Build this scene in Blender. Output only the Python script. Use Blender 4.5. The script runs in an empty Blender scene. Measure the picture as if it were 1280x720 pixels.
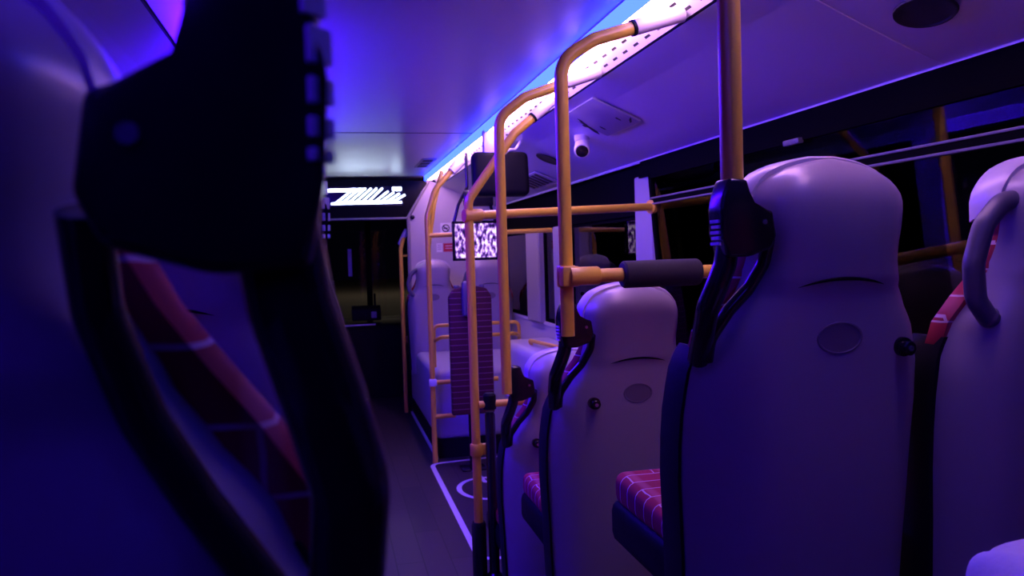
import bpy, bmesh, math, random
from mathutils import Vector, Matrix
random.seed(7)
C = bpy.context.scene.collection
S = bpy.context.scene

# ------------------------------------------------------------------ materials
def mat(name, col, rough=0.5, metal=0.0, spec=0.5, coat=0.0, bump=0.0, bscale=200.0):
    m = bpy.data.materials.new(name); m.use_nodes = True
    nt = m.node_tree; b = nt.nodes['Principled BSDF']
    b.inputs['Base Color'].default_value = (*col, 1)
    b.inputs['Roughness'].default_value = rough
    b.inputs['Metallic'].default_value = metal
    b.inputs['Specular IOR Level'].default_value = spec
    b.inputs['Coat Weight'].default_value = coat
    # faint procedural variation so that no surface is a dead flat colour
    tc = nt.nodes.new('ShaderNodeTexCoord'); n = nt.nodes.new('ShaderNodeTexNoise')
    n.inputs['Scale'].default_value = bscale; n.inputs['Detail'].default_value = 3
    nt.links.new(tc.outputs['Object'], n.inputs['Vector'])
    if bump > 0:
        bp = nt.nodes.new('ShaderNodeBump'); bp.inputs['Strength'].default_value = bump
        bp.inputs['Distance'].default_value = 0.002
        nt.links.new(n.outputs['Fac'], bp.inputs['Height']); nt.links.new(bp.outputs['Normal'], b.inputs['Normal'])
    else:
        mr = nt.nodes.new('ShaderNodeMapRange')
        mr.inputs['To Min'].default_value = max(0.02, rough - 0.04); mr.inputs['To Max'].default_value = min(1, rough + 0.04)
        nt.links.new(n.outputs['Fac'], mr.inputs['Value']); nt.links.new(mr.outputs['Result'], b.inputs['Roughness'])
    return m

def emit(name, col, strength):
    m = bpy.data.materials.new(name); m.use_nodes = True
    nt = m.node_tree; nt.nodes.clear()
    o = nt.nodes.new('ShaderNodeOutputMaterial'); e = nt.nodes.new('ShaderNodeEmission')
    e.inputs['Color'].default_value = (*col, 1); e.inputs['Strength'].default_value = strength
    nt.links.new(e.outputs[0], o.inputs[0]); return m

M = {}
M['shell'] = mat('grey_shell_plastic', (0.36, 0.32, 0.36), 0.32, bscale=30)
M['cap'] = mat('pale_cap_plastic', (0.56, 0.52, 0.56), 0.34, bscale=30)
M['black'] = mat('black_gloss_plastic', (0.012, 0.011, 0.014), 0.22)
M['matblack'] = mat('black_matt_plastic', (0.010, 0.010, 0.012), 0.5, spec=0.06)
M['loop'] = mat('slate_handle_plastic', (0.12, 0.11, 0.14), 0.4)
M['oval'] = mat('grey_badge_plastic', (0.19, 0.16, 0.20), 0.4)
M['pole'] = mat('orange_pole_paint', (0.90, 0.62, 0.06), 0.32, bscale=60)
M['trim'] = mat('dark_side_trim', (0.012, 0.011, 0.016), 0.6, spec=0.12)
M['foam'] = mat('black_foam', (0.025, 0.024, 0.03), 0.8, bump=0.4, bscale=400)
M['ceil'] = mat('ceiling_laminate', (0.62, 0.60, 0.62), 0.32, bscale=8)
M['cove'] = mat('cove_laminate', (0.60, 0.58, 0.61), 0.42, bscale=8)
M['wall'] = mat('wall_panel_grey', (0.50, 0.47, 0.51), 0.45, bscale=10)
M['pillar'] = mat('window_post_grey', (0.30, 0.28, 0.30), 0.5)
M['lip'] = mat('pale_edge_trim', (0.75, 0.72, 0.76), 0.35)
M['dark'] = mat('dark_recess', (0.01, 0.01, 0.012), 0.6)
M['rubber'] = mat('window_rubber', (0.005, 0.005, 0.006), 0.8, spec=0.0)
M['alu'] = mat('window_aluminium', (0.13, 0.13, 0.14), 0.5)
M['hatch'] = mat('hatch_grey', (0.36, 0.33, 0.40), 0.5)
M['white'] = mat('white_plastic', (0.82, 0.80, 0.82), 0.3)
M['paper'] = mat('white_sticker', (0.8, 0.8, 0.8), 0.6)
M['redsign'] = mat('red_sticker', (0.55, 0.03, 0.06), 0.5)
M['line'] = mat('white_floor_paint', (0.75, 0.72, 0.74), 0.5)
M['nosing'] = mat('pale_step_nosing', (0.62, 0.56, 0.50), 0.5)
M['bag'] = mat('pale_bag_cloth', (0.72, 0.70, 0.76), 0.8, bump=0.5, bscale=90)
M['chrome'] = mat('grey_knob', (0.5, 0.5, 0.55), 0.2, metal=0.8)
M['asphalt'] = mat('asphalt', (0.16, 0.14, 0.12), 0.85)
M['kick'] = mat('dark_kick_panel', (0.012, 0.010, 0.014), 0.6, spec=0.05)
M['led_white'] = emit('led_lavender_white', (1.0, 0.46, 0.92), 21.0)
M['led_blue'] = emit('led_blue', (0.012, 0.028, 1.0), 16.0)
M['deep_fill'] = emit('deep_blue_fill', (0.05, 0.006, 1.0), 13.0)
M['led_violet'] = emit('led_violet', (0.04, 0.002, 1.0), 74.0)
M['sign_led'] = emit('display_led', (0.62, 0.76, 1.0), 8.0)

def plank_floor():
    m = mat('floor_vinyl', (0.09, 0.06, 0.065), 0.5, spec=0.25)
    nt = m.node_tree; b = nt.nodes['Principled BSDF']
    tc = nt.nodes.new('ShaderNodeTexCoord'); mp = nt.nodes.new('ShaderNodeMapping')
    mp.inputs['Rotation'].default_value = (0, 0, math.pi/2)
    br = nt.nodes.new('ShaderNodeTexBrick')
    br.inputs['Color1'].default_value = (0.055, 0.036, 0.040, 1); br.inputs['Color2'].default_value = (0.036, 0.024, 0.030, 1)
    br.inputs['Mortar'].default_value = (0.02, 0.013, 0.016, 1); br.inputs['Scale'].default_value = 1
    br.inputs['Brick Width'].default_value = 0.9; br.inputs['Row Height'].default_value = 0.14
    br.inputs['Mortar Size'].default_value = 0.003
    nt.links.new(tc.outputs['Object'], mp.inputs['Vector']); nt.links.new(mp.outputs[0], br.inputs['Vector'])
    nt.links.new(br.outputs['Color'], b.inputs['Base Color']); return m
M['floor'] = plank_floor()

def red_fabric(name, axes):
    """red moquette: rows of bricks drawn with fine pale stitching and soft paler bands"""
    m = mat(name, (0.4, 0.02, 0.05), 0.85)
    nt = m.node_tree; b = nt.nodes['Principled BSDF']
    tc = nt.nodes.new('ShaderNodeTexCoord'); sp = nt.nodes.new('ShaderNodeSeparateXYZ')
    cb = nt.nodes.new('ShaderNodeCombineXYZ')
    nt.links.new(tc.outputs['Object'], sp.inputs[0])
    nt.links.new(sp.outputs[axes[0]], cb.inputs[0]); nt.links.new(sp.outputs[axes[1]], cb.inputs[1])
    nz = nt.nodes.new('ShaderNodeTexNoise'); nz.inputs['Scale'].default_value = 14
    nt.links.new(cb.outputs[0], nz.inputs['Vector'])
    ml = nt.nodes.new('ShaderNodeVectorMath'); ml.operation = 'MULTIPLY_ADD'
    ml.inputs[1].default_value = (0.012, 0.012, 0); nt.links.new(nz.outputs['Color'], ml.inputs[0]); nt.links.new(cb.outputs[0], ml.inputs[2])
    br = nt.nodes.new('ShaderNodeTexBrick')
    br.inputs['Color1'].default_value = (0.40, 0.012, 0.04, 1); br.inputs['Color2'].default_value = (0.26, 0.008, 0.03, 1)
    br.inputs['Mortar'].default_value = (0.58, 0.38, 0.45, 1); br.inputs['Scale'].default_value = 1
    br.inputs['Brick Width'].default_value = 0.15; br.inputs['Row Height'].default_value = 0.052
    br.inputs['Mortar Size'].default_value = 0.0022; br.inputs['Mortar Smooth'].default_value = 0.3
    nt.links.new(ml.outputs[0], br.inputs['Vector'])
    wv = nt.nodes.new('ShaderNodeTexWave'); wv.bands_direction = 'X'; wv.inputs['Scale'].default_value = 3.6; wv.inputs['Distortion'].default_value = 1.0
    nt.links.new(cb.outputs[0], wv.inputs['Vector'])
    mr = nt.nodes.new('ShaderNodeMapRange'); mr.inputs['From Min'].default_value = 0.75; mr.inputs['To Max'].default_value = 0.35
    nt.links.new(wv.outputs['Fac'], mr.inputs['Value'])
    mx = nt.nodes.new('ShaderNodeMix'); mx.data_type = 'RGBA'
    mx.inputs['B'].default_value = (0.55, 0.18, 0.25, 1)
    nt.links.new(mr.outputs[0], mx.inputs['Factor']); nt.links.new(br.outputs['Color'], mx.inputs['A'])
    nt.links.new(mx.outputs['Result'], b.inputs['Base Color']); return m
M['red_xy'] = red_fabric('red_moquette_seat', ('X', 'Y'))
M['red_xz'] = red_fabric('red_moquette_back', ('X', 'Z'))

def pad_fabric():
    m = mat('red_backboard_cover', (0.10, 0.01, 0.02), 0.7)
    nt = m.node_tree; b = nt.nodes['Principled BSDF']
    tc = nt.nodes.new('ShaderNodeTexCoord'); sp = nt.nodes.new('ShaderNodeSeparateXYZ'); cb = nt.nodes.new('ShaderNodeCombineXYZ')
    nt.links.new(tc.outputs['Object'], sp.inputs[0]); nt.links.new(sp.outputs['X'], cb.inputs[0]); nt.links.new(sp.outputs['Z'], cb.inputs[1])
    br = nt.nodes.new('ShaderNodeTexBrick')
    br.inputs['Color1'].default_value = (0.08, 0.004, 0.013, 1); br.inputs['Color2'].default_value = (0.06, 0.003, 0.011, 1)
    br.inputs['Mortar'].default_value = (0.24, 0.08, 0.12, 1); br.inputs['Scale'].default_value = 1
    br.inputs['Brick Width'].default_value = 0.62; br.inputs['Row Height'].default_value = 0.042; br.inputs['Mortar Size'].default_value = 0.0028
    nt.links.new(cb.outputs[0], br.inputs['Vector']); nt.links.new(br.outputs['Color'], b.inputs['Base Color']); return m
M['pad'] = pad_fabric()

def perforated():
    """white metal strip with two staggered rows of short slots"""
    m = mat('perforated_white_strip', (0.8, 0.78, 0.8), 0.45)
    nt = m.node_tree; b = nt.nodes['Principled BSDF']
    tc = nt.nodes.new('ShaderNodeTexCoord'); sp = nt.nodes.new('ShaderNodeSeparateXYZ')
    nt.links.new(tc.outputs['Object'], sp.inputs[0])
    def mth(op, a, c=None):
        n = nt.nodes.new('ShaderNodeMath'); n.operation = op
        for i, v in enumerate((a, c)):
            if v is None: continue
            if isinstance(v, (int, float)): n.inputs[i].default_value = v
            else: nt.links.new(v, n.inputs[i])
        return n.outputs[0]
    rows = None
    for off, x0 in ((0.0, 0.036), (0.5, 0.060)):
        fy = mth('FRACT', mth('ADD', mth('DIVIDE', sp.outputs['Y'], 0.105), off))
        iny = mth('LESS_THAN', fy, 0.42)
        inx = mth('LESS_THAN', mth('ABSOLUTE', mth('SUBTRACT', sp.outputs['X'], x0)), 0.0035)
        r = mth('MULTIPLY', iny, inx)
        rows = r if rows is None else mth('MAXIMUM', rows, r)
    mx = nt.nodes.new('ShaderNodeMix'); mx.data_type = 'RGBA'
    mx.inputs['A'].default_value = (0.8, 0.78, 0.8, 1); mx.inputs['B'].default_value = (0.01, 0.01, 0.012, 1)
    nt.links.new(rows, mx.inputs['Factor']); nt.links.new(mx.outputs['Result'], b.inputs['Base Color']); return m
M['perf'] = perforated()

def glass():
    m = bpy.data.materials.new('window_glass'); m.use_nodes = True
    nt = m.node_tree; nt.nodes.clear()
    o = nt.nodes.new('ShaderNodeOutputMaterial'); mix = nt.nodes.new('ShaderNodeMixShader')
    tr = nt.nodes.new('ShaderNodeBsdfTransparent'); tr.inputs[0].default_value = (0.55, 0.55, 0.58, 1)
    gl = nt.nodes.new('ShaderNodeBsdfGlossy'); gl.inputs['Roughness'].default_value = 0.0
    gl.inputs['Color'].default_value = (0.9, 0.9, 0.9, 1)
    fr = nt.nodes.new('ShaderNodeFresnel'); fr.inputs['IOR'].default_value = 1.33
    nt.links.new(fr.outputs[0], mix.inputs[0]); nt.links.new(tr.outputs[0], mix.inputs[1]); nt.links.new(gl.outputs[0], mix.inputs[2])
    nt.links.new(mix.outputs[0], o.inputs[0]); return m
M['glass'] = glass()

def screen_picture():
    """a lit video picture: a crowd of pale and violet figures against dark"""
    m = bpy.data.materials.new('lit_video_picture'); m.use_nodes = True
    nt = m.node_tree; nt.nodes.clear()
    o = nt.nodes.new('ShaderNodeOutputMaterial'); e = nt.nodes.new('ShaderNodeEmission')
    tc = nt.nodes.new('ShaderNodeTexCoord'); mp = nt.nodes.new('ShaderNodeMapping')
    mp.inputs['Scale'].default_value = (44, 1, 22)
    v = nt.nodes.new('ShaderNodeTexNoise'); v.inputs['Scale'].default_value = 1.0; v.inputs['Detail'].default_value = 3
    nt.links.new(tc.outputs['Object'], mp.inputs['Vector']); nt.links.new(mp.outputs[0], v.inputs['Vector'])
    r = nt.nodes.new('ShaderNodeValToRGB')
    r.color_ramp.elements[0].position = 0.38; r.color_ramp.elements[0].color = (0.01, 0.005, 0.05, 1)
    r.color_ramp.elements[1].position = 0.66; r.color_ramp.elements[1].color = (1, 0.9, 1, 1)
    a = r.color_ramp.elements.new(0.47); a.color = (0.12, 0.03, 0.35, 1)
    a = r.color_ramp.elements.new(0.55); a.color = (0.55, 0.3, 0.8, 1)
    nt.links.new(v.outputs['Fac'], r.inputs['Fac']); nt.links.new(r.outputs[0], e.inputs['Color'])
    e.inputs['Strength'].default_value = 1.6
    nt.links.new(e.outputs[0], o.inputs[0]); return m
M['screen'] = screen_picture()

# ------------------------------------------------------------------ mesh helpers
def obj(name, bm, m, parent=None, loc=None, smooth=True, kind=None):
    me = bpy.data.meshes.new(name); bmesh.ops.recalc_face_normals(bm, faces=bm.faces)
    bm.to_mesh(me); bm.free(); me.materials.append(m)
    o = bpy.data.objects.new(name, me); C.objects.link(o)
    if smooth:
        for p in me.polygons: p.use_smooth = True
        try: me.set_sharp_from_angle(angle=math.radians(38))
        except Exception: pass
    if parent: o.parent = parent
    if loc: o.location = loc
    if kind: o['kind'] = kind
    return o

def tag(o, label, cat, group=None):
    o['label'] = label; o['category'] = cat
    if group: o['group'] = group
    return o

def thing(name, label, cat, loc=(0, 0, 0), rotz=0, group=None):
    o = bpy.data.objects.new(name, None); C.objects.link(o); o.empty_display_size = 0.05
    o.location = loc; o.rotation_euler = (0, 0, rotz)
    return tag(o, label, cat, group)

def dup(root, loc, label, group=None, skip=()):
    r = root.copy(); C.objects.link(r); r.location = loc; r['label'] = label
    if group: r['group'] = group
    for ch in list(root.children):
        if ch.name.split('.')[0] + ch.get('spot', '') in skip: continue
        c = ch.copy(); C.objects.link(c); c.parent = r
        for g in ch.children:
            d = g.copy(); C.objects.link(d); d.parent = c
    return r

def add_box(bm, a, b, bev=0.0, seg=2, rot=None, piv=None):
    """axis-aligned box from corner a to corner b, optional rounded edges and rotation"""
    t = bmesh.new(); bmesh.ops.create_cube(t, size=1)
    ctr = Vector([(p+q)/2 for p, q in zip(a, b)]); sz = Vector([abs(q-p) for p, q in zip(a, b)])
    for v in t.verts: v.co = Vector((v.co.x*sz.x, v.co.y*sz.y, v.co.z*sz.z)) + ctr
    if bev > 0: bmesh.ops.bevel(t, geom=list(t.edges), offset=bev, segments=seg, profile=0.5, affect='EDGES')
    if rot is not None:
        pv = Vector(piv) if piv else ctr
        for v in t.verts: v.co = rot @ (v.co - pv) + pv
    merge(bm, t)

def merge(bm, t):
    t.verts.index_update(); mp = {}
    for v in t.verts: mp[v.index] = bm.verts.new(v.co)
    for f in t.faces:
        try: bm.faces.new([mp[v.index] for v in f.verts])
        except ValueError: pass
    t.free()

def fillet(pts, r, n=7):
    pts = [Vector(p) for p in pts]; out = [pts[0]]
    for i in range(1, len(pts)-1):
        p, a, b = pts[i], pts[i-1], pts[i+1]
        da, db = (a-p), (b-p); la, lb = da.length, db.length
        da.normalize(); db.normalize()
        ang = da.angle(db)
        if ang > math.pi - 0.02: out.append(p); continue
        t = min(r/math.tan(ang/2), la*0.49, lb*0.49)
        p0, p1 = p+da*t, p+db*t
        for k in range(n+1):
            s = k/n; out.append((1-s)**2*p0 + 2*s*(1-s)*p + s*s*p1)
    out.append(pts[-1]); return out

def add_tube(bm, pts, rad, seg=16, fil=0.0, caps=True):
    pts = fillet(pts, fil) if fil > 0 else [Vector(p) for p in pts]
    rads = rad if isinstance(rad, (list, tuple)) else [rad]*len(pts)
    rings = []; t0 = (pts[1]-pts[0]).normalized()
    u = t0.orthogonal().normalized()
    for i, p in enumerate(pts):
        if i == 0: t = t0
        elif i == len(pts)-1: t = (pts[i]-pts[i-1]).normalized()
        else: t = ((pts[i]-pts[i-1]).normalized() + (pts[i+1]-pts[i]).normalized()).normalized()
        u = (u - t*u.dot(t)).normalized(); w = t.cross(u)
        rings.append([bm.verts.new(p + rads[i]*(math.cos(2*math.pi*k/seg)*u + math.sin(2*math.pi*k/seg)*w)) for k in range(seg)])
    for a, b in zip(rings, rings[1:]):
        for k in range(seg): bm.faces.new((a[k], a[(k+1) % seg], b[(k+1) % seg], b[k]))
    if caps: bm.faces.new(rings[0][::-1]); bm.faces.new(rings[-1])

def tube(pts, r, fil=0.0, seg=16):
    bm = bmesh.new(); add_tube(bm, pts, r, seg, fil); return bm

def add_prism(bm, poly, lo, hi, plane='xz', bev=0.0, seg=2):
    """polygon extruded along the third axis from lo to hi"""
    t = bmesh.new()
    def P(a, b, c): return {'xz': (a, c, b), 'xy': (a, b, c), 'yz': (c, a, b)}[plane]
    A = [t.verts.new(P(a, b, lo)) for a, b in poly]; B = [t.verts.new(P(a, b, hi)) for a, b in poly]
    n = len(poly); t.faces.new(A); t.faces.new(B[::-1])
    for i in range(n): t.faces.new((A[i], A[(i+1) % n], B[(i+1) % n], B[i]))
    if bev > 0: bmesh.ops.bevel(t, geom=list(t.edges), offset=bev, segments=seg, profile=0.5, affect='EDGES')
    merge(bm, t)

def prism(poly, lo, hi, plane='xz', bev=0.0, seg=2):
    bm = bmesh.new(); add_prism(bm, poly, lo, hi, plane, bev, seg); return bm

def box(a, b, bev=0.0, seg=2, rot=None, piv=None):
    bm = bmesh.new(); add_box(bm, a, b, bev, seg, rot, piv); return bm

def lerp_tab(tab, x):
    if x <= tab[0][0]: return tab[0][1]
    for (a, p), (b, q) in zip(tab, tab[1:]):
        if x <= b:
            s = (x-a)/(b-a); s = s*s*(3-2*s)*0.35 + s*0.65
            return p + (q-p)*s
    return tab[-1][1]

# ------------------------------------------------------------------ camera
EYE = Vector((0, 0, 1.5))
cam = bpy.data.cameras.new('camera'); co = bpy.data.objects.new('camera', cam); C.objects.link(co)
RX, UP, FW = Vector((0.97412424, -0.22401741, -0.02996923)), Vector((0.03856404, 0.03408961, 0.99867448)), Vector((0.22269883, 0.97398876, -0.04184653))
co.matrix_world = Matrix(((RX.x, UP.x, -FW.x, EYE.x), (RX.y, UP.y, -FW.y, EYE.y), (RX.z, UP.z, -FW.z, EYE.z), (0, 0, 0, 1)))
cam.sensor_width = 36.0; cam.lens = 36.0*1000/1280; cam.clip_start = 0.02; cam.clip_end = 200
cam.dof.use_dof = True; cam.dof.focus_distance = 2.1; cam.dof.aperture_fstop = 6.5
S.camera = co

LOW, MID, HIGH = -0.06, 0.235, 0.51          # the three floor levels
XR, XL = 1.712, -1.00                          # inner faces of the side walls
CEIL = 2.30

# ------------------------------------------------------------------ room shell
def struct(name, bm, m, smooth=False):
    return obj(name, bm, m, None, None, smooth, 'structure')

bm = bmesh.new()
add_box(bm, (XL-0.05, -1.2, LOW-0.1), (XR+0.05, 10.0, LOW))
add_box(bm, (XL-0.05, -1.2, LOW), (XR+0.05, 2.98, MID))
add_box(bm, (XL-0.05, -1.2, MID), (XR+0.05, 1.98, HIGH))
struct('floor', bm, M['floor'])
bm = bmesh.new(); add_box(bm, (0.0, 2.955, MID), (XR, 2.985, MID+0.006), 0.002); add_box(bm, (0.0, 1.955, HIGH), (XR, 1.985, HIGH+0.006), 0.002)
struct('trim_1', bm, M['nosing'])
# ceiling: rear panel, front panel, dark joint between
bm = bmesh.new()
add_box(bm, (-0.40, -1.2, CEIL), (1.06, 5.18, CEIL+0.03)); add_box(bm, (-0.40, 5.20, CEIL), (1.06, 10.0, CEIL+0.03))
add_box(bm, (-0.40, 5.17, CEIL+0.012), (1.06, 5.21, CEIL+0.03))
struct('ceiling', bm, M['ceil'])
bm = bmesh.new(); add_box(bm, (-0.40, 5.18, CEIL-0.001), (1.06, 5.20, CEIL+0.012)); struct('trim_2', bm, M['dark'])

def mir(x, side): return x if side > 0 else 0.66 - x
for side, sfx in ((1, 'right'), (-1, 'left')):
    X = lambda x: mir(x, side)
    # perforated strip beside the lamps
    bm = prism([(X(1.035), 2.292), (X(1.112), 2.215), (X(1.125), 2.225), (X(1.045), 2.31)], -1.2, 8.0)
    o = struct('trim_3' if side > 0 else 'trim_4', bm, M['perf'])
    for v in o.data.vertices: v.co.x -= X(1.035)
    o.location.x = X(1.035)
    # groove
    struct('trim_5' if side > 0 else 'trim_6', prism([(X(1.110), 2.222), (X(1.128), 2.212), (X(1.135), 2.24), (X(1.115), 2.24)], -1.2, 8.0), M['dark'])
    # sloping cove, gently curved
    sec = [(1.124, 2.211), (1.25, 2.164), (1.40, 2.098), (1.55, 2.036), (1.685, 1.986)]
    poly = [(X(a), b) for a, b in sec] + [(X(a)+0.02*side, b+0.03) for a, b in sec[::-1]]
    struct('wall_cove_%s' % sfx, prism(poly, -1.2, 8.0), M['cove'])
    bm = tube([(X(1.680), -1.2, 1.984), (X(1.680), 8.0, 1.984)], 0.009, seg=10)
    struct('trim_7' if side > 0 else 'trim_8', bm, M['lip'], True)
# light joint across the cove
pts = [(a, 1.905, b-0.001) for a, b in ((1.124, 2.211), (1.25, 2.164), (1.40, 2.098), (1.55, 2.036), (1.680, 1.989))]
struct('trim_9', tube(pts, 0.0022, seg=6), M['lip'], True)

# right wall: below the sill, dark header above the glass, posts, ledge
bm = bmesh.new()
add_box(bm, (XR, -1.2, LOW-0.1), (XR+0.05, 10.0, 0.92))
add_prism(bm, [(XR-0.008, 0.92), (XR+0.05, 0.92), (XR+0.05, 0.95), (XR-0.004, 0.94)], -1.2, 8.0)
struct('wall_right', bm, M['wall'])
bm = bmesh.new()
add_prism(bm, [(XR-0.052, 1.892), (XR-0.040, 1.985), (XR+0.05, 1.985), (XR+0.05, 1.892)], -1.2, 4.10); add_box(bm, (XR-0.004, 4.10, 1.70), (XR+0.05, 10.0, 1.985))
struct('trim_10', bm, M['rubber'])
def post(y0, y1, z1, n, x0=XR-0.04):
    bm = box((x0, y0, 0.93), (XR+0.05, y1, z1), 0.012)
    struct('trim_%d' % n, bm, M['pillar'])
post(3.95, 4.20, 1.905, 11); post(5.58, 5.88, 1.70, 12); post(6.32, 6.74, 1.70, 13); post(7.9, 8.1, 1.70, 14); post(1.15, 1.25, 1.90, 15, XR-0.03)
# window things of the setting: pane with rubber gasket and hopper rail
def window(n, y0, y1, z0, z1, hopper=None, xg=XR+0.02, tilt=0.0):
    o0 = xg; xg = 0.0; zb = z0; z0, z1 = 0.0, z1-zb; hopper = hopper-zb if hopper else None
    w = obj('window_%d' % n, box((xg, y0, z0), (xg+0.005, y1, z1)), M['glass'], None, (o0, 0, zb), smooth=False, kind='structure')
    w.rotation_euler = (0, math.radians(tilt), 0)
    bm = bmesh.new(); g = 0.022
    add_box(bm, (xg-0.012, y0-0.005, z0-0.005), (xg+0.014, y0+g, z1)); add_box(bm, (xg-0.012, y1-g, z0-0.005), (xg+0.014, y1+0.005, z1))
    add_box(bm, (xg-0.012, y0, z0-0.005), (xg+0.014, y1, z0+g)); add_box(bm, (xg-0.012, y0, z1-g), (xg+0.014, y1, z1+0.005))
    obj('window_frame', bm, M['rubber'], w, smooth=False)
    if hopper:
        bm = bmesh.new()
        add_box(bm, (xg-0.022, y0+g, hopper-0.004), (xg-0.002, y1-g, hopper+0.004), 0.002); add_box(bm, (xg-0.022, y0+g, hopper-0.034), (xg-0.002, y1-g, hopper-0.026), 0.002)
        obj('hopper_rail', bm, M['alu'], w, smooth=False)
        bm = bmesh.new(); add_box(bm, (xg-0.018, y0+g, hopper-0.026), (xg-0.004, y1-g, hopper-0.004))
        obj('hopper_seal', bm, M['rubber'], w, smooth=False)
        bm = box((xg-0.03, (y0+y1)/2-0.05, z1-0.032), (xg-0.006, (y0+y1)/2+0.05, z1-0.012), 0.004)
        obj('hopper_catch', bm, M['alu'], w)
    return w
window(1, 1.25, 3.95, 0.95, 1.90, 1.775, tilt=-4.0)
window(2, 4.20, 5.58, 0.95, 1.70); window(3, 5.88, 6.32, 0.95, 1.70); window(4, 6.74, 7.9, 0.95, 1.70)
window(5, -0.9, 1.15, 0.95, 1.90, 1.775, tilt=-4.0)
# left wall with its own glazing
bm = bmesh.new()
add_box(bm, (XL-0.05, -1.2, LOW-0.1), (XL, 10.0, 0.92)); add_box(bm, (XL-0.05, -1.2, 1.90), (XL+0.004, 10.0, 1.985))
for y0, y1 in ((0.9, 1.0), (2.9, 3.1), (5.0, 5.2), (7.8, 8.0)): add_box(bm, (XL-0.05, y0, 0.92), (XL+0.02, y1, 1.90))
struct('wall_left', bm, M['wall'])
for i, (y0, y1) in enumerate(((-0.9, 0.9), (1.0, 2.9), (3.1, 5.0), (5.2, 7.8), (8.0, 9.5))):
    window(6+i, y0, y1, 0.93, 1.90, xg=XL-0.03)
# rear wall, behind the viewer
struct('wall_rear', box((XL-0.05, -1.25, LOW-0.1), (XR+0.05, -1.2, CEIL+0.03)), M['kick'])
# cab partition at the front on the driver's side
bm = bmesh.new()
add_prism(bm, [(0.775, LOW), (XR+0.02, LOW), (XR+0.02, 1.985), (1.13, 2.222), (1.0, 2.27), (0.785, 1.905)], 8.0, 8.04)
struct('wall_partition', bm, M['wall'])
struct('trim_16', tube([(0.785, 7.97, 1.12), (0.79, 7.97, 1.90), (1.0, 7.97, 2.26)], 0.018, 0.05, 10), M['pillar'], True)
# front end: dash wall, windscreen and header
bm = bmesh.new(); add_box(bm, (XL, 9.55, LOW), (XR, 9.8, 0.80)); add_box(bm, (XL, 9.5, 1.95), (XR, 9.8, CEIL+0.03)); struct('wall_front', bm, M['kick'])
w = obj('window_11', box((XL, 9.62, 0.80), (XR, 9.63, 1.95)), M['glass'], smooth=False, kind='structure')
obj('window_bar', box((0.435, 9.58, 0.80), (0.50, 9.62, 1.95), 0.008), M['rubber'], w)

# wheel arch box below the front seats, and the ledge along the glass
bm = bmesh.new(); add_box(bm, (0.765, 6.1, 0.08), (XR, 8.0, 0.62), 0.05, 4)
struct('trim_17', bm, M['wall'], True)
struct('trim_18', box((0.772, 6.107, LOW), (XR, 8.0, 0.09)), M['kick'])
struct('trim_19', box((0.752, 6.09, LOW), (0.770, 8.0, LOW+0.02)), M['lip'])
bm = bmesh.new(); add_box(bm, (1.30, 4.55, LOW), (XR, 6.1, 0.84), 0.06, 4); struct('trim_20', bm, M['wall'], True)

# ------------------------------------------------------------------ floor markings (flat paint on the floor)
bm = bmesh.new()
def paint(path, w, z):
    path = [Vector((p[0], p[1], 0)) for p in path]; L = []; R_ = []
    for i, p in enumerate(path):
        t = (path[min(i+1, len(path)-1)] - path[max(i-1, 0)]).normalized(); n = Vector((-t.y, t.x, 0))*w/2
        L.append(bm.verts.new((p+n).to_tuple()[:2] + (z,))); R_.append(bm.verts.new((p-n).to_tuple()[:2] + (z,)))
    for i in range(len(path)-1): bm.faces.new((L[i], L[i+1], R_[i+1], R_[i]))
paint(fillet([(1.25, 3.98, 0), (0.70, 3.98, 0), (0.70, 5.96, 0), (1.27, 6.02, 0)], 0.10), 0.035, LOW+0.002)
struct('floor_markings', bm, M['line'])
bm = bmesh.new()
paint([(0.985+0.19*math.cos(a), 5.22+0.25*math.sin(a), 0) for a in [math.radians(60+d*12) for d in range(21)]], 0.035, LOW+0.002)
paint([(0.98, 5.62, 0), (0.995, 5.36, 0), (1.18, 5.30, 0), (1.24, 5.02, 0)], 0.035, LOW+0.002)
cc = bmesh.ops.create_circle(bm, cap_ends=True, segments=20, radius=0.05, matrix=Matrix.Translation((0.98, 5.70, LOW+0.002)))
o = struct('floor_symbol', bm, M['line'])

# ------------------------------------------------------------------ lamps along the ceiling
def strip(name, label, x0, x1, y0, y1, z0, m):
    t = thing(name, label, 'light strip', ((x0+x1)/2, y0, CEIL))
    bm = box((x0-(x0+x1)/2, 0, z0-CEIL), (x1-(x0+x1)/2, y1-y0, -0.004), 0.004); obj('diffuser', bm, m, t)
    obj('mounting_rail', box((-(x1-x0)/2, 0, -0.005), ((x1-x0)/2, y1-y0, -0.0005)), M['white'], t, smooth=False)
    return t
strip('led_strip', 'long white ceiling light strip beside the slotted panel, running to the front display', 0.975, 1.032, 0.98, 7.88, 2.255, M['led_white'])
strip('led_strip', 'thin blue ceiling light line along the inner edge of the white strip', 0.950, 0.9735, 0.3, 7.88, 2.246, M['led_blue'])
strip('led_strip', 'blue violet ceiling light strip hidden behind the dark grab handle in front', -0.34, -0.26, 2.75, 5.2, 2.18, M['led_violet'])
strip('led_strip', 'deep blue ceiling light strip added out of view above the seat close to the viewer', -0.36, -0.30, -0.8, 0.9, 2.22, M['deep_fill'])  # rear length of the left strip, added unseen to tint seat backs blue

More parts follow.
